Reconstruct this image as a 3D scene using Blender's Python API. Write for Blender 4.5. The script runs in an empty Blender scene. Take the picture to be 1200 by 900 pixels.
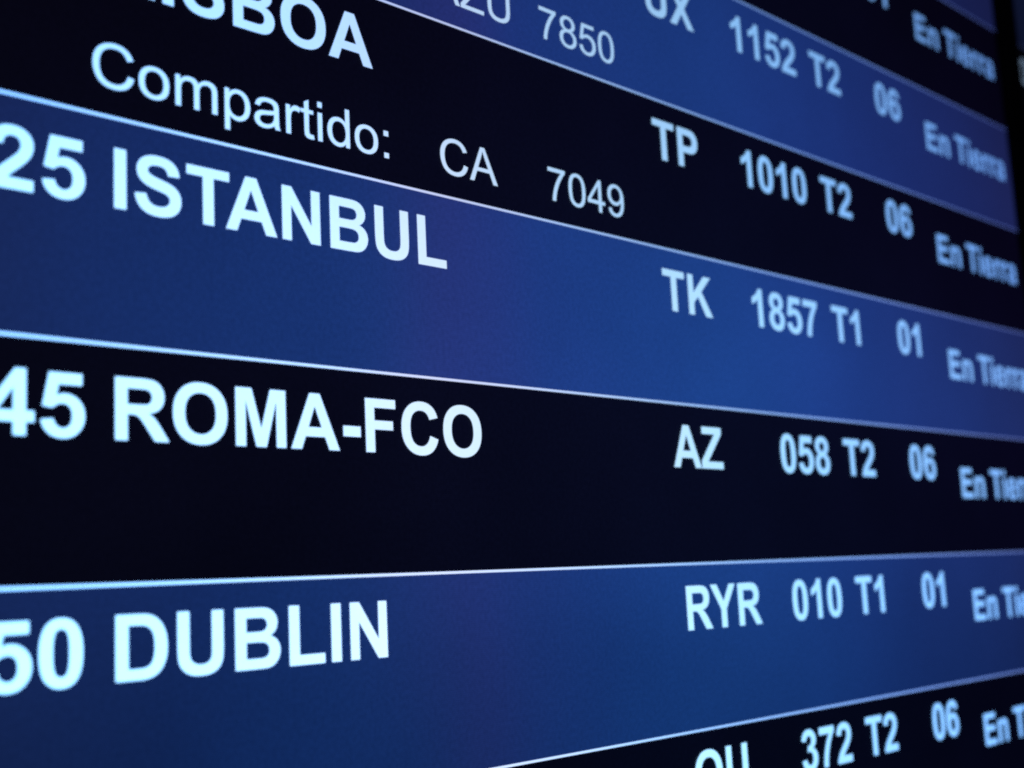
import bpy, bmesh, math
from mathutils import Vector, Matrix

# ------------------------------------------------------------------ camera, world, exposure
S = 0.07                                  # metres per flight row of the display
SC = bpy.context.scene
COL = SC.collection
CX, CZ = 10.55 * 0.5 * S, 0.0


def P(u, v, w=0.0):
    """Display grid (u right, v down, w towards the wall, in rows) to metres."""
    return Vector((u * S, w * S, -v * S + 1.60))


cam_d = bpy.data.cameras.new("camera")
cam = bpy.data.objects.new("camera", cam_d)
COL.objects.link(cam)
RX = Vector((0.70502226, -0.70748553, -0.04906971))      # camera right
RD = Vector((0.07465894, 0.14285, -0.98692448))          # camera down
RF = Vector((0.70524439, 0.69214023, 0.15353255))        # camera forward
cam.matrix_world = Matrix.Translation(P(-10.2958788, 3.09098338, -4.98089086)) @ Matrix(
    ((RX.x, -RD.x, -RF.x), (RX.y, -RD.y, -RF.y), (RX.z, -RD.z, -RF.z))).to_4x4()
cam_d.sensor_width = 36.0
cam_d.lens = 36.0 * 1534.13 / 1200.0
cam_d.clip_start = 0.01
cam_d.clip_end = 50.0
cam_d.dof.use_dof = True
cam_d.dof.focus_distance = 6.95 * S
APERTURE = 0.098 * S                       # diameter of the lens opening in metres
cam_d.dof.aperture_fstop = cam_d.lens * 1e-3 / APERTURE
cam_d.dof.aperture_blades = 0
SC.camera = cam

W = bpy.data.worlds.new("World")
SC.world = W
W.use_nodes = True
bg = W.node_tree.nodes["Background"]
bg.inputs["Color"].default_value = (0.20, 0.22, 0.42, 1.0)
bg.inputs["Strength"].default_value = 0.012

SC.view_settings.view_transform = "Standard"
SC.view_settings.look = "None"
SC.view_settings.exposure = 0.0
SC.view_settings.gamma = 1.0
SC.cycles.use_denoising = False
SC.cycles.use_adaptive_sampling = False
SC.cycles.sampling_pattern = 'TABULATED_SOBOL'
SC.cycles.pixel_filter_type = "BLACKMAN_HARRIS"
SC.cycles.filter_width = 2.1
SC.cycles.max_bounces = 4

# ------------------------------------------------------------------ materials
def lcd(name, ramp, vert, grid=0.10, dither=0.07, mottle=0.3):
    """Lit pixels of a flat panel, viewing-angle dimming and tint painted into the emission: ramp runs across the
    panel (u, r, g, b), vert down it (v, factor), with slow mottling and the grid of the
    pixels; all of it is fixed to the panel."""
    m = bpy.data.materials.new(name)
    m.use_nodes = True
    nt = m.node_tree
    N, Lk = nt.nodes, nt.links
    b = N["Principled BSDF"]
    b.inputs["Base Color"].default_value = (0.002, 0.002, 0.003, 1)
    b.inputs["Roughness"].default_value = 0.5
    b.inputs["Specular IOR Level"].default_value = 0.08
    tc = N.new("ShaderNodeTexCoord")
    sep = N.new("ShaderNodeSeparateXYZ")
    Lk.new(tc.outputs["Object"], sep.inputs[0])

    def math_(op, a, bb=None):
        n = N.new("ShaderNodeMath")
        n.operation = op
        for i, x in enumerate((a, bb)):
            if x is None:
                continue
            if isinstance(x, (int, float)):
                n.inputs[i].default_value = x
            else:
                Lk.new(x, n.inputs[i])
        return n.outputs[0]

    def noise(scale, detail, stretch=(1, 1, 1)):
        mp = N.new("ShaderNodeMapping")
        mp.inputs["Scale"].default_value = stretch
        Lk.new(tc.outputs["Object"], mp.inputs["Vector"])
        n = N.new("ShaderNodeTexNoise")
        n.inputs["Scale"].default_value = scale / S
        n.inputs["Detail"].default_value = detail
        Lk.new(mp.outputs["Vector"], n.inputs["Vector"])
        return math_("SUBTRACT", n.outputs["Fac"], 0.5)

    def ramp_(pos, lo, hi, stops):
        mr = N.new("ShaderNodeMapRange")
        mr.inputs["From Min"].default_value = lo
        mr.inputs["From Max"].default_value = hi
        Lk.new(pos, mr.inputs["Value"])
        r = N.new("ShaderNodeValToRGB")
        r.color_ramp.interpolation = 'B_SPLINE' if len(stops) > 4 else 'EASE'
        e = r.color_ramp.elements
        while len(e) < len(stops):
            e.new(0.5)
        for k, (p, c) in enumerate(stops):
            e[k].position = (p - lo) / (hi - lo)
            e[k].color = (*c, 1)
        Lk.new(mr.outputs["Result"], r.inputs["Fac"])
        return r.outputs["Color"]

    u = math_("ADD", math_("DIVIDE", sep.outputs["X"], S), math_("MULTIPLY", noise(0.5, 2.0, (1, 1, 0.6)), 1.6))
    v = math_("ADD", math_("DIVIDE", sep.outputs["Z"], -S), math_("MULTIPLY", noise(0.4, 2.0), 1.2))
    col = ramp_(u, -9.0, 2.0, [(p[0], p[1:]) for p in ramp])  # viewing-angle falloff across the panel, painted into the emission colour
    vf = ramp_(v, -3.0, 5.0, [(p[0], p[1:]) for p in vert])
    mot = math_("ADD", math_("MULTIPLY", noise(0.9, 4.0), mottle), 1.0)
    dit = math_("ADD", math_("MULTIPLY", noise(45.0, 1.0), dither * 4), 1.0)
    k = 2 * math.pi * 96.0 / S
    gx = math_("MULTIPLY", math_("SINE", math_("MULTIPLY", sep.outputs["X"], k)), grid)
    gz = math_("MULTIPLY", math_("SINE", math_("MULTIPLY", sep.outputs["Z"], k)), grid * 0.6)
    tot = math_("MULTIPLY", math_("MULTIPLY", mot, dit), math_("ADD", math_("ADD", gx, gz), 1.0))
    mx = N.new("ShaderNodeVectorMath")
    mx.operation = 'MULTIPLY'
    Lk.new(col, mx.inputs[0])
    Lk.new(vf, mx.inputs[1])
    tot = math_("MULTIPLY", tot, 8.0)                    # both ramps hold scaled-down values
    Lk.new(mx.outputs[0], b.inputs["Emission Color"])
    Lk.new(tot, b.inputs["Emission Strength"])
    return m


def plastic(name, rgb, rough):
    m = bpy.data.materials.new(name)
    m.use_nodes = True
    nt = m.node_tree
    b = nt.nodes["Principled BSDF"]
    b.inputs["Roughness"].default_value = rough
    n = nt.nodes.new("ShaderNodeTexNoise")
    n.inputs["Scale"].default_value = 900.0
    tc = nt.nodes.new("ShaderNodeTexCoord")
    nt.links.new(tc.outputs["Object"], n.inputs["Vector"])
    r = nt.nodes.new("ShaderNodeValToRGB")
    r.color_ramp.elements[0].color = (*[c * 0.7 for c in rgb], 1)
    r.color_ramp.elements[1].color = (*[c * 1.3 for c in rgb], 1)
    nt.links.new(n.outputs["Fac"], r.inputs["Fac"])
    nt.links.new(r.outputs["Color"], b.inputs["Base Color"])
    bp = nt.nodes.new("ShaderNodeBump")
    bp.inputs["Strength"].default_value = 0.15
    bp.inputs["Distance"].default_value = 0.0004
    nt.links.new(n.outputs["Fac"], bp.inputs["Height"])
    nt.links.new(bp.outputs["Normal"], b.inputs["Normal"])
    return m


def part(k, *stops):
    return [(p[0],) + tuple(c * k for c in p[1:]) for p in stops]


VERT_ROW = part(.5, (-2.6, .62, .48, .50), (-0.1, .88, .71, .76), (1.9, 1., 1., 1.), (4.5, .50, .62, .60))  # row darkening and tint towards top and bottom, painted in for viewing angle
VERT_LIT = part(.5, (-2.6, .48, .52, .60), (0.5, .70, .76, .86), (1.6, .96, .98, 1.), (4.2, 1.12, 1.25, 1.30))  # lettering and lines dimmed upwards by painted viewing-angle falloff
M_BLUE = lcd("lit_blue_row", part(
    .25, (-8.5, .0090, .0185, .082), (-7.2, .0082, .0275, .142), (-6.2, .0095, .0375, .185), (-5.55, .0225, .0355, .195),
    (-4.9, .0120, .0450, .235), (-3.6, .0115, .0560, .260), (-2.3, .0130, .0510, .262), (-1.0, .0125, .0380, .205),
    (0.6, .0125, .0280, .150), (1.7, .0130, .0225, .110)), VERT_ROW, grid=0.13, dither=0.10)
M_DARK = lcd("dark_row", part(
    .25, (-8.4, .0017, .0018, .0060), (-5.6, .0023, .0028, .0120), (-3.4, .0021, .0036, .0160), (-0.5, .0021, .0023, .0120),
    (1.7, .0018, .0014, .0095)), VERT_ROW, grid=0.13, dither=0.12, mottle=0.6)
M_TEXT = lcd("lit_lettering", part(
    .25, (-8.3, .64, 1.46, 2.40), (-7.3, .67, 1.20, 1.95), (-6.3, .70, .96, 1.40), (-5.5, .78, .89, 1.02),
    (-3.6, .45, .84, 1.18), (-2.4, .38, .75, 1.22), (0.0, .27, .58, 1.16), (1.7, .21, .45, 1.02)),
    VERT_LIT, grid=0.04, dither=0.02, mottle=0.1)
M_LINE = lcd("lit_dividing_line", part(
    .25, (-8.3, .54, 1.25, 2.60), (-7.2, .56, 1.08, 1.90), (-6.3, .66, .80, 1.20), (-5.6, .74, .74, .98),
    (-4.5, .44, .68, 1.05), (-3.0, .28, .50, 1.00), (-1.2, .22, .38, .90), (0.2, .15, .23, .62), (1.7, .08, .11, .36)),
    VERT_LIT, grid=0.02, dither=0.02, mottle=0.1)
NEAR = {'blue': M_BLUE, 'dark': M_DARK, 'text': M_TEXT, 'line': M_LINE}
# the neighbouring panel's viewing-angle dimming is painted into its colours
FLAT_V = part(.5, (-3.0, 1., 1., 1.), (5.0, 1., 1., 1.))


def dim(name, r, g, b):
    return lcd(name, part(.25, (-9.0, r, g, b), (12.0, r, g, b)), FLAT_V)


FAR = {'blue': dim("dim_blue_row", .0042, .0066, .024), 'dark': dim("dim_dark_row", .0012, .0012, .0030),
       'text': dim("dim_lettering", .13, .19, .28), 'line': dim("dim_dividing_line", .02, .03, .08)}
M_BEZEL = plastic("black_plastic", (0.010, 0.010, 0.013), 0.5)
M_CASE = plastic("black_metal", (0.016, 0.016, 0.018), 0.6)

# ------------------------------------------------------------------ lettering (outlines in 1/2048 em)
BOLD = {
'A': (1479, "M1471 0L1149 0L1021 333L435 333L314 0L0 0L571 1466L884 1466ZM926 580L724 1124L526 580Z"),
'B': (1479, "M150 1466L736 1466Q910 1466 995.5 1451.5Q1081 1437 1148.5 1391Q1216 1345 1261 1268.5Q1306 1192 1306 1097Q1306 994 1250.5 908Q1195 822 1100 779Q1234 740 1306 646Q1378 552 1378 425Q1378 325 1331.5 230.5Q1285 136 1204.5 79.5Q1124 23 1006 10Q932 2 649 0L150 0ZM446 1222L446 883L640 883Q813 883 855 888Q931 897 974.5 940.5Q1018 984 1018 1055Q1018 1123 980.5 1165.5Q943 1208 869 1217Q825 1222 616 1222ZM446 639L446 247L720 247Q880 247 923 256Q989 268 1030.5 314.5Q1072 361 1072 439Q1072 505 1040 551Q1008 597 947.5 618Q887 639 685 639Z"),
'C': (1479, "M1087 539L1374 448Q1308 208 1154.5 91.5Q1001 -25 765 -25Q473 -25 285 174.5Q97 374 97 720Q97 1086 286 1288.5Q475 1491 783 1491Q1052 1491 1220 1332Q1320 1238 1370 1062L1077 992Q1051 1106 968.5 1172Q886 1238 768 1238Q605 1238 503.5 1121Q402 1004 402 742Q402 464 502 346Q602 228 762 228Q880 228 965 303Q1050 378 1087 539Z"),
'D': (1479, "M148 1466L689 1466Q872 1466 968 1438Q1097 1400 1189 1303Q1281 1206 1329 1065.5Q1377 925 1377 719Q1377 538 1332 407Q1277 247 1175 148Q1098 73 967 31Q869 0 705 0L148 0ZM444 1218L444 247L665 247Q789 247 844 261Q916 279 963.5 322Q1011 365 1041 463.5Q1071 562 1071 732Q1071 902 1041 993Q1011 1084 957 1135Q903 1186 820 1204Q758 1218 577 1218Z"),
'E': (1366, "M149 0L149 1466L1236 1466L1236 1218L445 1218L445 893L1181 893L1181 646L445 646L445 247L1264 247L1264 0Z"),
'F': (1251, "M151 0L151 1466L1156 1466L1156 1218L447 1218L447 871L1059 871L1059 623L447 623L447 0Z"),
'I': (569, "M140 0L140 1466L436 1466L436 0Z"),
'K': (1479, "M150 0L150 1466L446 1466L446 815L1044 1466L1442 1466L890 895L1472 0L1089 0L686 688L446 443L446 0Z"),
'L': (1251, "M157 0L157 1466L453 1466L453 247L1189 247L1189 0Z"),
'M': (1706, "M145 0L145 1466L588 1466L854 466L1117 1466L1561 1466L1561 0L1286 0L1286 1154L995 0L710 0L420 1154L420 0Z"),
'N': (1479, "M152 0L152 1466L440 1466L1040 487L1040 1466L1315 1466L1315 0L1018 0L427 956L427 0Z"),
'O': (1593, "M89 724Q89 948 156 1100Q206 1212 292.5 1301Q379 1390 482 1433Q619 1491 798 1491Q1122 1491 1316.5 1290Q1511 1089 1511 731Q1511 376 1318 175.5Q1125 -25 802 -25Q475 -25 282 174.5Q89 374 89 724ZM394 734Q394 485 509 356.5Q624 228 801 228Q978 228 1091.5 355.5Q1205 483 1205 738Q1205 990 1094.5 1114Q984 1238 801 1238Q618 1238 506 1112.5Q394 987 394 734Z"),
'P': (1366, "M149 0L149 1466L624 1466Q894 1466 976 1444Q1102 1411 1187 1300.5Q1272 1190 1272 1015Q1272 880 1223 788Q1174 696 1098.5 643.5Q1023 591 945 574Q839 553 638 553L445 553L445 0ZM445 1218L445 802L607 802Q782 802 841 825Q900 848 933.5 897Q967 946 967 1011Q967 1091 920 1143Q873 1195 801 1208Q748 1218 588 1218Z"),
'R': (1479, "M150 0L150 1466L773 1466Q1008 1466 1114.5 1426.5Q1221 1387 1285 1286Q1349 1185 1349 1055Q1349 890 1252 782.5Q1155 675 962 647Q1058 591 1120.5 524Q1183 457 1289 286L1468 0L1114 0L900 319Q786 490 744 534.5Q702 579 655 595.5Q608 612 506 612L446 612L446 0ZM446 846L665 846Q878 846 931 864Q984 882 1014 926Q1044 970 1044 1036Q1044 1110 1004.5 1155.5Q965 1201 893 1213Q857 1218 677 1218L446 1218Z"),
'S': (1366, "M74 477L362 505Q388 360 467.5 292Q547 224 682 224Q825 224 897.5 284.5Q970 345 970 426Q970 478 939.5 514.5Q909 551 833 578Q781 596 596 642Q358 701 262 787Q127 908 127 1082Q127 1194 190.5 1291.5Q254 1389 373.5 1440Q493 1491 662 1491Q938 1491 1077.5 1370Q1217 1249 1224 1047L928 1034Q909 1147 846.5 1196.5Q784 1246 659 1246Q530 1246 457 1193Q410 1159 410 1102Q410 1050 454 1013Q510 966 726 915Q942 864 1045.5 809.5Q1149 755 1207.5 660.5Q1266 566 1266 427Q1266 301 1196 191Q1126 81 998 27.5Q870 -26 679 -26Q401 -26 252 102.5Q103 231 74 477Z"),
'T': (1251, "M479 0L479 1218L44 1218L44 1466L1209 1466L1209 1218L775 1218L775 0Z"),
'U': (1479, "M147 1466L443 1466L443 672Q443 483 454 427Q473 337 544.5 282.5Q616 228 740 228Q866 228 930 279.5Q994 331 1007 406Q1020 481 1020 655L1020 1466L1316 1466L1316 696Q1316 432 1292 323Q1268 214 1203.5 139Q1139 64 1031 19.5Q923 -25 749 -25Q539 -25 430.5 23.5Q322 72 259 149.5Q196 227 176 312Q147 438 147 684Z"),
'X': (1366, "M0 0L501 765L47 1466L393 1466L687 995L975 1466L1318 1466L862 754L1363 0L1006 0L681 507L355 0Z"),
'Y': (1366, "M535 0L535 617L-2 1466L345 1466L690 886L1028 1466L1369 1466L830 615L830 0Z"),
'Z': (1251, "M22 0L22 267L790 1218L109 1218L109 1466L1176 1466L1176 1236L375 247L1207 247L1207 0Z"),
'-': (682, "M115 391L115 672L667 672L667 391Z"),
'0': (1139, "M562 1472Q775 1472 895 1320Q1038 1140 1038 723Q1038 307 894 125Q775 -25 562 -25Q348 -25 217 139.5Q86 304 86 726Q86 1140 230 1322Q349 1472 562 1472ZM562 1239Q511 1239 471 1206.5Q431 1174 409 1090Q380 981 380 723Q380 465 406 368.5Q432 272 471.5 240Q511 208 562 208Q613 208 653 240.5Q693 273 715 357Q744 465 744 723Q744 981 718 1077.5Q692 1174 652.5 1206.5Q613 1239 562 1239Z"),
'1': (1139, "M806 0L525 0L525 1059Q371 915 162 846L162 1101Q272 1137 401 1237.5Q530 1338 578 1472L806 1472Z"),
'2': (1139, "M1036 261L1036 0L51 0Q67 148 147 280.5Q227 413 463 632Q653 809 696 872Q754 959 754 1044Q754 1138 703.5 1188.5Q653 1239 564 1239Q476 1239 424 1186Q372 1133 364 1010L84 1038Q109 1270 241 1371Q373 1472 571 1472Q788 1472 912 1355Q1036 1238 1036 1064Q1036 965 1000.5 875.5Q965 786 888 688Q837 623 704 501Q571 379 535.5 339Q500 299 478 261Z"),
'3': (1139, "M76 389L348 422Q361 318 418 263Q475 208 556 208Q643 208 702.5 274Q762 340 762 452Q762 558 705 620Q648 682 566 682Q512 682 437 661L468 890Q582 887 642 939.5Q702 992 702 1079Q702 1153 658 1197Q614 1241 541 1241Q469 1241 418 1191Q367 1141 356 1045L97 1089Q124 1222 178.5 1301.5Q233 1381 330.5 1426.5Q428 1472 549 1472Q756 1472 881 1340Q984 1232 984 1096Q984 903 773 788Q899 761 974.5 667Q1050 573 1050 440Q1050 247 909 111Q768 -25 558 -25Q359 -25 228 89.5Q97 204 76 389Z"),
'4': (1139, "M639 0L639 295L39 295L39 541L675 1472L911 1472L911 542L1093 542L1093 295L911 295L911 0ZM639 542L639 1043L302 542Z"),
'5': (1139, "M91 377L371 406Q383 311 442 255.5Q501 200 578 200Q666 200 727 271.5Q788 343 788 487Q788 622 727.5 689.5Q667 757 570 757Q449 757 353 650L125 683L269 1446L1012 1446L1012 1183L482 1183L438 934Q532 981 630 981Q817 981 947 845Q1077 709 1077 492Q1077 311 972 169Q829 -25 575 -25Q372 -25 244 84Q116 193 91 377Z"),
'6': (1139, "M1034 1107L762 1077Q752 1161 710 1201Q668 1241 601 1241Q512 1241 450.5 1161Q389 1081 373 828Q478 952 634 952Q810 952 935.5 818Q1061 684 1061 472Q1061 247 929 111Q797 -25 590 -25Q368 -25 225 147.5Q82 320 82 713Q82 1116 231 1294Q380 1472 618 1472Q785 1472 894.5 1378.5Q1004 1285 1034 1107ZM397 495Q397 358 460 283.5Q523 209 604 209Q682 209 734 270Q786 331 786 470Q786 613 730 679.5Q674 746 590 746Q509 746 453 682.5Q397 619 397 495Z"),
'7': (1139, "M85 1185L85 1446L1046 1446L1046 1241Q927 1124 804 905Q681 686 616.5 439.5Q552 193 553 0L282 0Q291 306 408.5 623Q526 940 723 1185Z"),
'8': (1139, "M324 790Q215 836 165.5 916.5Q116 997 116 1093Q116 1257 230.5 1364.5Q345 1472 556 1472Q765 1472 880.5 1364.5Q996 1257 996 1093Q996 991 943 911.5Q890 832 794 790Q916 741 979.5 647Q1043 553 1043 430Q1043 227 913.5 100Q784 -27 569 -27Q369 -27 236 78Q79 202 79 418Q79 537 138 636.5Q197 736 324 790ZM382 1073Q382 989 429.5 942Q477 895 556 895Q636 895 684 942.5Q732 990 732 1074Q732 1153 684.5 1200.5Q637 1248 559 1248Q478 1248 430 1200Q382 1152 382 1073ZM357 446Q357 330 416.5 265Q476 200 565 200Q652 200 709 262.5Q766 325 766 443Q766 546 708 608.5Q650 671 561 671Q458 671 407.5 600Q357 529 357 446Z"),
'n': (1251, "M1112 0L831 0L831 542Q831 714 813 764.5Q795 815 754.5 843Q714 871 657 871Q584 871 526 831Q468 791 446.5 725Q425 659 425 481L425 0L144 0L144 1062L405 1062L405 906Q544 1086 755 1086Q848 1086 925 1052.5Q1002 1019 1041.5 967Q1081 915 1096.5 849Q1112 783 1112 660Z"),
'i': (569, "M147 1206L147 1466L428 1466L428 1206ZM147 0L147 1062L428 1062L428 0Z"),
'e': (1139, "M762 338L1042 291Q988 137 871.5 56.5Q755 -24 580 -24Q303 -24 170 157Q65 302 65 523Q65 787 203 936.5Q341 1086 552 1086Q789 1086 926 929.5Q1063 773 1057 450L353 450Q356 325 421 255.5Q486 186 583 186Q649 186 694 222Q739 258 762 338ZM778 622Q775 744 715 807.5Q655 871 569 871Q477 871 417 804Q357 737 358 622Z"),
'r': (797, "M416 0L135 0L135 1062L396 1062L396 911Q463 1018 516.5 1052Q570 1086 638 1086Q734 1086 823 1033L736 788Q665 834 604 834Q545 834 504 801.5Q463 769 439.5 684Q416 599 416 328Z"),
'a': (1139, "M357 738L102 784Q145 938 250 1012Q355 1086 562 1086Q750 1086 842 1041.5Q934 997 971.5 928.5Q1009 860 1009 677L1006 349Q1006 209 1019.5 142.5Q1033 76 1070 0L792 0Q781 28 765 83Q758 108 755 116Q683 46 601 11Q519 -24 426 -24Q262 -24 167.5 65Q73 154 73 290Q73 380 116 450.5Q159 521 236.5 558.5Q314 596 460 624Q657 661 733 693L733 721Q733 802 693 836.5Q653 871 542 871Q467 871 425 841.5Q383 812 357 738ZM733 510Q679 492 562 467Q445 442 409 418Q354 379 354 319Q354 260 398 217Q442 174 510 174Q586 174 655 224Q706 262 722 317Q733 353 733 454Z"),
}
PLAIN = {
'C': (1479, "M1204 514L1398 465Q1337 226 1178.5 100.5Q1020 -25 791 -25Q554 -25 405.5 71.5Q257 168 179.5 351Q102 534 102 744Q102 973 189.5 1143.5Q277 1314 438.5 1402.5Q600 1491 794 1491Q1014 1491 1164 1379Q1314 1267 1373 1064L1182 1019Q1131 1179 1034 1252Q937 1325 790 1325Q621 1325 507.5 1244Q394 1163 348 1026.5Q302 890 302 745Q302 558 356.5 418.5Q411 279 526 210Q641 141 775 141Q938 141 1051 235Q1164 329 1204 514Z"),
'o': (1139, "M68 531Q68 826 232 968Q369 1086 566 1086Q785 1086 924 942.5Q1063 799 1063 546Q1063 341 1001.5 223.5Q940 106 822.5 41Q705 -24 566 -24Q343 -24 205.5 119Q68 262 68 531ZM253 531Q253 327 342 225.5Q431 124 566 124Q700 124 789 226Q878 328 878 537Q878 734 788.5 835.5Q699 937 566 937Q431 937 342 836Q253 735 253 531Z"),
'm': (1706, "M135 0L135 1062L296 1062L296 913Q346 991 429 1038.5Q512 1086 618 1086Q736 1086 811.5 1037Q887 988 918 900Q1044 1086 1246 1086Q1404 1086 1489 998.5Q1574 911 1574 729L1574 0L1395 0L1395 669Q1395 777 1377.5 824.5Q1360 872 1314 901Q1268 930 1206 930Q1094 930 1020 855.5Q946 781 946 617L946 0L766 0L766 690Q766 810 722 870Q678 930 578 930Q502 930 437.5 890Q373 850 344 773Q315 696 315 551L315 0Z"),
'p': (1139, "M135 -407L135 1062L299 1062L299 924Q357 1005 430 1045.5Q503 1086 607 1086Q743 1086 847 1016Q951 946 1004 818.5Q1057 691 1057 539Q1057 376 998.5 245.5Q940 115 828.5 45.5Q717 -24 594 -24Q504 -24 432.5 14Q361 52 315 110L315 -407ZM298 525Q298 320 381 222Q464 124 582 124Q702 124 787.5 225.5Q873 327 873 540Q873 743 789.5 844Q706 945 590 945Q475 945 386.5 837.5Q298 730 298 525Z"),
'a': (1139, "M828 131Q728 46 635.5 11Q543 -24 437 -24Q262 -24 168 61.5Q74 147 74 280Q74 358 109.5 422.5Q145 487 202.5 526Q260 565 332 585Q385 599 492 612Q710 638 813 674Q814 711 814 721Q814 831 763 876Q694 937 558 937Q431 937 370.5 892.5Q310 848 281 735L105 759Q129 872 184 941.5Q239 1011 343 1048.5Q447 1086 584 1086Q720 1086 805 1054Q890 1022 930 973.5Q970 925 986 851Q995 805 995 685L995 445Q995 194 1006.5 127.5Q1018 61 1052 0L864 0Q836 56 828 131ZM813 533Q715 493 519 465Q408 449 362 429Q316 409 291 370.5Q266 332 266 285Q266 213 320.5 165Q375 117 480 117Q584 117 665 162.5Q746 208 784 287Q813 348 813 467Z"),
'r': (682, "M133 0L133 1062L295 1062L295 901Q357 1014 409.5 1050Q462 1086 525 1086Q616 1086 710 1028L648 861Q582 900 516 900Q457 900 410 864.5Q363 829 343 766Q313 670 313 556L313 0Z"),
't': (569, "M528 161L554 2Q478 -14 418 -14Q320 -14 266 17Q212 48 190 98.5Q168 149 168 311L168 922L36 922L36 1062L168 1062L168 1325L347 1433L347 1062L528 1062L528 922L347 922L347 301Q347 224 356.5 202Q366 180 387.5 167Q409 154 449 154Q479 154 528 161Z"),
'i': (455, "M136 1259L136 1466L316 1466L316 1259ZM136 0L136 1062L316 1062L316 0Z"),
'd': (1139, "M824 0L824 134Q723 -24 527 -24Q400 -24 293.5 46Q187 116 128.5 241.5Q70 367 70 530Q70 689 123 818.5Q176 948 282 1017Q388 1086 519 1086Q615 1086 690 1045.5Q765 1005 812 940L812 1466L991 1466L991 0ZM255 530Q255 326 341 225Q427 124 544 124Q662 124 744.5 220.5Q827 317 827 515Q827 733 743 835Q659 937 536 937Q416 937 335.5 839Q255 741 255 530Z"),
':': (569, "M185 857L185 1062L390 1062L390 857ZM185 0L185 205L390 205L390 0Z"),
'A': (1366, "M-3 0L560 1466L769 1466L1369 0L1148 0L977 444L364 444L203 0ZM420 602L917 602L764 1008Q694 1193 660 1312Q632 1171 581 1032Z"),
'Z': (1251, "M41 0L41 180L792 1119Q872 1219 944 1293L126 1293L126 1466L1176 1466L1176 1293L353 276L264 173L1200 173L1200 0Z"),
'U': (1479, "M1120 1466L1314 1466L1314 619Q1314 398 1264 268Q1214 138 1083.5 56.5Q953 -25 741 -25Q535 -25 404 46Q273 117 217 251.5Q161 386 161 619L161 1466L355 1466L355 620Q355 429 390.5 338.5Q426 248 512.5 199Q599 150 724 150Q938 150 1029 247Q1120 344 1120 620Z"),
'0': (1139, "M85 723Q85 983 138.5 1141.5Q192 1300 297.5 1386Q403 1472 563 1472Q681 1472 770 1424.5Q859 1377 917 1287.5Q975 1198 1008 1069.5Q1041 941 1041 723Q1041 465 988 306.5Q935 148 829.5 61.5Q724 -25 563 -25Q351 -25 230 127Q85 310 85 723ZM270 723Q270 362 354.5 242.5Q439 123 563 123Q687 123 771.5 243Q856 363 856 723Q856 1085 771.5 1204Q687 1323 561 1323Q437 1323 363 1218Q270 1084 270 723Z"),
'4': (1139, "M662 0L662 351L26 351L26 516L695 1466L842 1466L842 516L1040 516L1040 351L842 351L842 0ZM662 516L662 1177L203 516Z"),
'5': (1139, "M85 384L274 400Q295 262 371.5 192.5Q448 123 556 123Q686 123 776 221Q866 319 866 481Q866 635 779.5 724Q693 813 553 813Q466 813 396 773.5Q326 734 286 671L117 693L259 1446L988 1446L988 1274L403 1274L324 880Q456 972 601 972Q793 972 925 839Q1057 706 1057 497Q1057 298 941 153Q800 -25 556 -25Q356 -25 229.5 87Q103 199 85 384Z"),
'7': (1139, "M97 1274L97 1447L1046 1447L1046 1307Q906 1158 768.5 911Q631 664 556 403Q502 219 487 0L302 0Q305 173 370 418Q435 663 556.5 890.5Q678 1118 815 1274Z"),
'8': (1139, "M362 795Q250 836 196 912Q142 988 142 1094Q142 1254 257 1363Q372 1472 563 1472Q755 1472 872 1360.5Q989 1249 989 1089Q989 987 935.5 911.5Q882 836 773 795Q908 751 978.5 653Q1049 555 1049 419Q1049 231 916 103Q783 -25 566 -25Q349 -25 216 103.5Q83 232 83 424Q83 567 155.5 663.5Q228 760 362 795ZM326 1100Q326 996 393 930Q460 864 567 864Q671 864 737.5 929.5Q804 995 804 1090Q804 1189 735.5 1256.5Q667 1324 565 1324Q462 1324 394 1258Q326 1192 326 1100ZM268 423Q268 346 304.5 274Q341 202 413 162.5Q485 123 568 123Q697 123 781 206Q865 289 865 417Q865 547 778.5 632Q692 717 562 717Q435 717 351.5 633Q268 549 268 423Z"),
'9': (1139, "M112 339L285 355Q307 233 369 178Q431 123 528 123Q611 123 673.5 161Q736 199 776 262.5Q816 326 843 434Q870 542 870 654Q870 666 869 690Q815 604 721.5 550.5Q628 497 519 497Q337 497 211 629Q85 761 85 977Q85 1200 216.5 1336Q348 1472 546 1472Q689 1472 807.5 1395Q926 1318 987.5 1175.5Q1049 1033 1049 763Q1049 482 988 315.5Q927 149 806.5 62Q686 -25 524 -25Q352 -25 243 70.5Q134 166 112 339ZM849 986Q849 1141 766.5 1232Q684 1323 568 1323Q448 1323 359 1225Q270 1127 270 971Q270 831 354.5 743.5Q439 656 563 656Q688 656 768.5 743.5Q849 831 849 986Z"),
}
KERN = {'TA': -152, 'AT': -152, 'Ti': -37, 'LI': 0, 'YR': 0, 'RY': -37}


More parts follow.
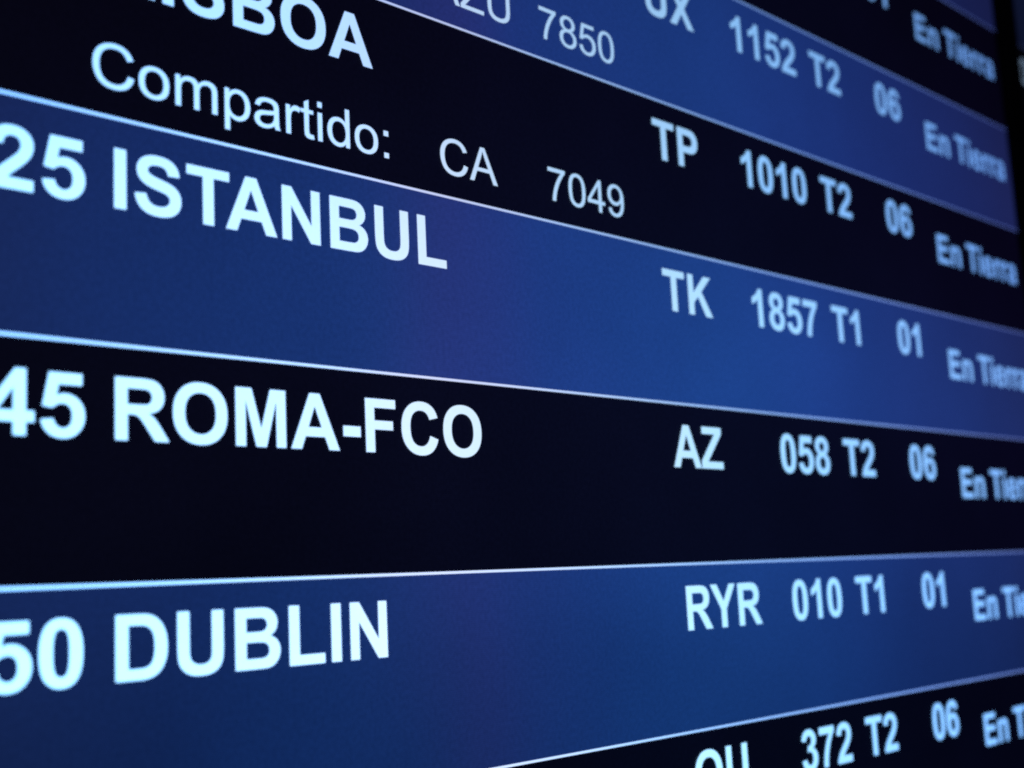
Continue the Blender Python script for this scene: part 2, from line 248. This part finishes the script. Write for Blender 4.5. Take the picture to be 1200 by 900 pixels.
def contours(path):
    """Flatten an outline into closed loops of points."""
    loops, cur, num, op, last = [], None, [], None, (0, 0)
    tok, tokens = '', []
    for ch in path:
        if ch in 'MLQZ':
            if tok.strip():
                tokens += tok.split()
            tok = ''
            tokens.append(ch)
        else:
            tok += ch
    i = 0
    while i < len(tokens):
        op = tokens[i]
        i += 1
        if op == 'Z':
            loops.append(cur)
            continue
        n = 4 if op == 'Q' else 2
        a = [float(x) for x in tokens[i:i + n]]
        i += n
        if op == 'M':
            cur = [(a[0], a[1])]
        elif op == 'L':
            cur.append((a[0], a[1]))
        else:
            x0, y0 = cur[-1]
            for k in range(1, 7):
                t = k / 6.0
                cur.append(((1 - t) ** 2 * x0 + 2 * t * (1 - t) * a[0] + t * t * a[2],
                            (1 - t) ** 2 * y0 + 2 * t * (1 - t) * a[1] + t * t * a[3]))
    out = []
    for lp in loops:
        q = [p for j, p in enumerate(lp) if j == 0 or (abs(p[0] - lp[j - 1][0]) + abs(p[1] - lp[j - 1][1])) > 0.5]
        if abs(q[0][0] - q[-1][0]) + abs(q[0][1] - q[-1][1]) < 0.5:
            q.pop()
        out.append(q)
    return out


def text_width(txt, font):
    w = 0
    for j, ch in enumerate(txt):
        w += 569 if ch == ' ' else font[ch][0]
        w += KERN.get(txt[j:j + 2], 0) if font is BOLD else 0
    return w


GLASS = 0.0                                # the pixel plane of a display, in rows
LIFT = 0.00015                              # metres between stacked sheets


def lettering(name, txt, font, u, base, emx, emy, parent, right=False, layer=3, mats=NEAR):
    """Flat lit lettering; u is its left edge (or right edge) and base its baseline, in rows."""
    bm = bmesh.new()
    sx, sy = emx / 2048.0, emy / 2048.0
    x = u - (text_width(txt, font) * sx if right else 0.0)
    for j, ch in enumerate(txt):
        if ch == ' ':
            x += 569 * sx
            continue
        adv, path = font[ch]
        edges = []
        for lp in contours(path):
            vs = [bm.verts.new(((x + px * sx) * S, -layer * LIFT, (-base + py * sy) * S)) for px, py in lp]
            for a in range(len(vs)):
                edges.append(bm.edges.new((vs[a], vs[(a + 1) % len(vs)])))
        bmesh.ops.triangle_fill(bm, use_beauty=True, use_dissolve=False, edges=edges, normal=(0, -1, 0))
        x += (adv + (KERN.get(txt[j:j + 2], 0) if font is BOLD else 0)) * sx
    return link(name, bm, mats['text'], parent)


# ------------------------------------------------------------------ building blocks
def link(name, bm, mat, parent):
    me = bpy.data.meshes.new(name)
    bm.normal_update()
    for f in bm.faces:
        if abs(f.normal.y) > 0.9 and f.normal.y > 0 and mat in FLAT:
            f.normal_flip()
    bm.to_mesh(me)
    bm.free()
    me.materials.append(mat)
    o = bpy.data.objects.new(name, me)
    COL.objects.link(o)
    o.parent = parent
    return o


FLAT = tuple(NEAR.values()) + tuple(FAR.values())


def sheet(name, u0, u1, v0, v1, layer, mat, parent):
    bm = bmesh.new()
    y = -layer * LIFT
    vs = [bm.verts.new((u * S, y, -v * S)) for u, v in ((u0, v1), (u1, v1), (u1, v0), (u0, v0))]
    bm.faces.new(vs)
    return link(name, bm, mat, parent)


def box(bm, x0, x1, y0, y1, z0, z1):
    r = bmesh.ops.create_cube(bm, size=1.0)
    for v in r['verts']:
        v.co = Vector(((x0 + x1) / 2 + v.co.x * (x1 - x0), (y0 + y1) / 2 + v.co.y * (y1 - y0),
                       (z0 + z1) / 2 + v.co.z * (z1 - z0)))
    return r['verts']


V0, V1 = -3.0, 5.0                         # the eight rows of a display
RIM = 0.225                                # bezel width, in rows


def display(u0, u1, label, at=0.0):
    root = bpy.data.objects.new("flight_display", None)
    COL.objects.link(root)
    root.location = P(at, 0)
    root.empty_display_size = 0.05
    root['label'] = label
    root['category'] = "display screen"
    # casing: a shallow box behind the panel with a raised service hump
    bm = bmesh.new()
    box(bm, (u0 - RIM * 0.9) * S, (u1 + RIM * 0.9) * S, 0.0005, 0.045, -(V1 + RIM * 0.9) * S, -(V0 - RIM * 0.9) * S)
    bmesh.ops.bevel(bm, geom=[e for e in bm.edges], offset=0.003, segments=2, affect='EDGES')
    box(bm, (u0 + 2) * S, (u1 - 2) * S, 0.0440, 0.07, -(V1 - 1.6) * S, -(V0 + 1.6) * S)
    link("casing", bm, M_CASE, root)
    # bezel: one continuous mitred frame with a chamfered inner lip
    bm = bmesh.new()
    prof = [(0.0, 0.0004), (0.0, -0.0016), (0.0012, -0.0026), (RIM * S - 0.0015, -0.0026), (RIM * S, -0.0012), (RIM * S, 0.020)]
    rings = []
    for off, y in prof:
        o = off
        rings.append([bm.verts.new((x, y, z)) for x, z in (
            (u0 * S - o, -V1 * S - o), (u1 * S + o, -V1 * S - o), (u1 * S + o, -V0 * S + o), (u0 * S - o, -V0 * S + o))])
    for a in range(len(rings) - 1):
        for k in range(4):
            bm.faces.new((rings[a][k], rings[a][(k + 1) % 4], rings[a + 1][(k + 1) % 4], rings[a + 1][k]))
    bmesh.ops.recalc_face_normals(bm, faces=bm.faces[:])
    link("bezel", bm, M_BEZEL, root)
    return root


LINE = 0.0132                              # thickness of a dividing line, in rows
EX, EY = 0.394, 0.374                      # bold lettering, em width and height in rows
BASE = 0.402


def row(root, u0, u1, i, label=None, mats=NEAR):
    blue = i % 2 != 0
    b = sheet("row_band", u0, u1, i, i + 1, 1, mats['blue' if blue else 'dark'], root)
    if label:
        b['label'] = label
    if blue:
        for v in (i, i + 1):
            a, c = max(v - LINE / 2, V0), min(v + LINE / 2, V1)
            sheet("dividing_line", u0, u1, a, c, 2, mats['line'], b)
    return b


# ------------------------------------------------------------------ the near display
UL, UR = -8.87, 1.68
near = display(UL, UR, "large flight display lit with blue and black rows, DUBLIN and ROMA-FCO readable")
FLIGHTS = [
    # row, time digits, destination, code, number, terminal, belt, status
    (-3, None, None, None, None, None, None, None),
    (-2, None, None, None, None, None, "01", "En Tierra"),
    (-1, None, None, "UX", "1152", "T2", "06", "En Tierra"),
    (0, None, "LISBOA", "TP", "1010", "T2", "06", "En Tierra"),
    (1, "25", "ISTANBUL", "TK", "1857", "T1", "01", "En Tierra"),
    (2, "45", "ROMA-FCO", "AZ", "058", "T2", "06", "En Tierra"),
    (3, "50", "DUBLIN", "RYR", "010", "T1", "01", "En Tierra"),
    (4, None, None, "OU", "372", "T2", "06", "En Tierra"),
]
for i, tm, dest, code, num, term, belt, stat in FLIGHTS:
    said = " ".join(t for t in (tm, dest, code, num, term, belt, stat) if t)
    colour = "blue" if i % 2 else "black"
    b = row(near, UL, UR, i, f"{colour} row reading {said}" if said else "blue row without writing at the top edge")
    du, dv = (-0.033, -0.012) if i == 4 else (0.0, 0.0)
    y = i + BASE + dv
    yd = y - (0.011 if i == 3 else 0.0)
    if tm:
        lettering("time_text", tm, BOLD, -7.722, yd, EX, EY, b, right=True)
    if dest:
        lettering("destination_text", dest, BOLD, -7.628, yd, EX, EY, b)
    if code:
        lettering("airline_code", code, BOLD, -3.828 + du * 0.5, y, EX, EY, b)
    if num:
        lettering("flight_number", num, BOLD, -1.992 + du, y, EX, EY, b, right=True)
    if term:
        lettering("terminal_text", term, BOLD, -1.815 + du, y, EX, EY, b)
    if belt:
        lettering("belt_number", belt, BOLD, -0.842 + du, y, EX, EY, b)
    if stat:
        lettering("status_text", stat, BOLD, -0.012 + du, i + dv + 0.540, 0.362, 0.345, b)
    if i == -1:
        lettering("codeshare_code", "AZU", PLAIN, -5.706, i + 0.868, 0.320, 0.283, b)
        lettering("codeshare_number", "7850", PLAIN, -4.857, i + 0.868, 0.320, 0.283, b)
    if i == 0:
        lettering("codeshare_text", "Compartido:", PLAIN, -7.716, i + 0.868, 0.3105, 0.283, b)
        lettering("codeshare_code", "CA", PLAIN, -5.706, i + 0.868, 0.320, 0.283, b)
        lettering("codeshare_number", "7049", PLAIN, -4.857, i + 0.868, 0.320, 0.283, b)

# ------------------------------------------------------------------ the next display to the right
FL = UR + 2 * RIM + 0.02
far = display(0.0, 10.55, "neighbouring flight display past the black bezel, only its dim left edge in view", FL)
for i in range(-3, 5):
    b = row(far, 0.0, 10.55, i, mats=FAR)
    if i == -2:
        lettering("time_text", "0", BOLD, 0.01, i + BASE, EX, EY, b, mats=FAR)
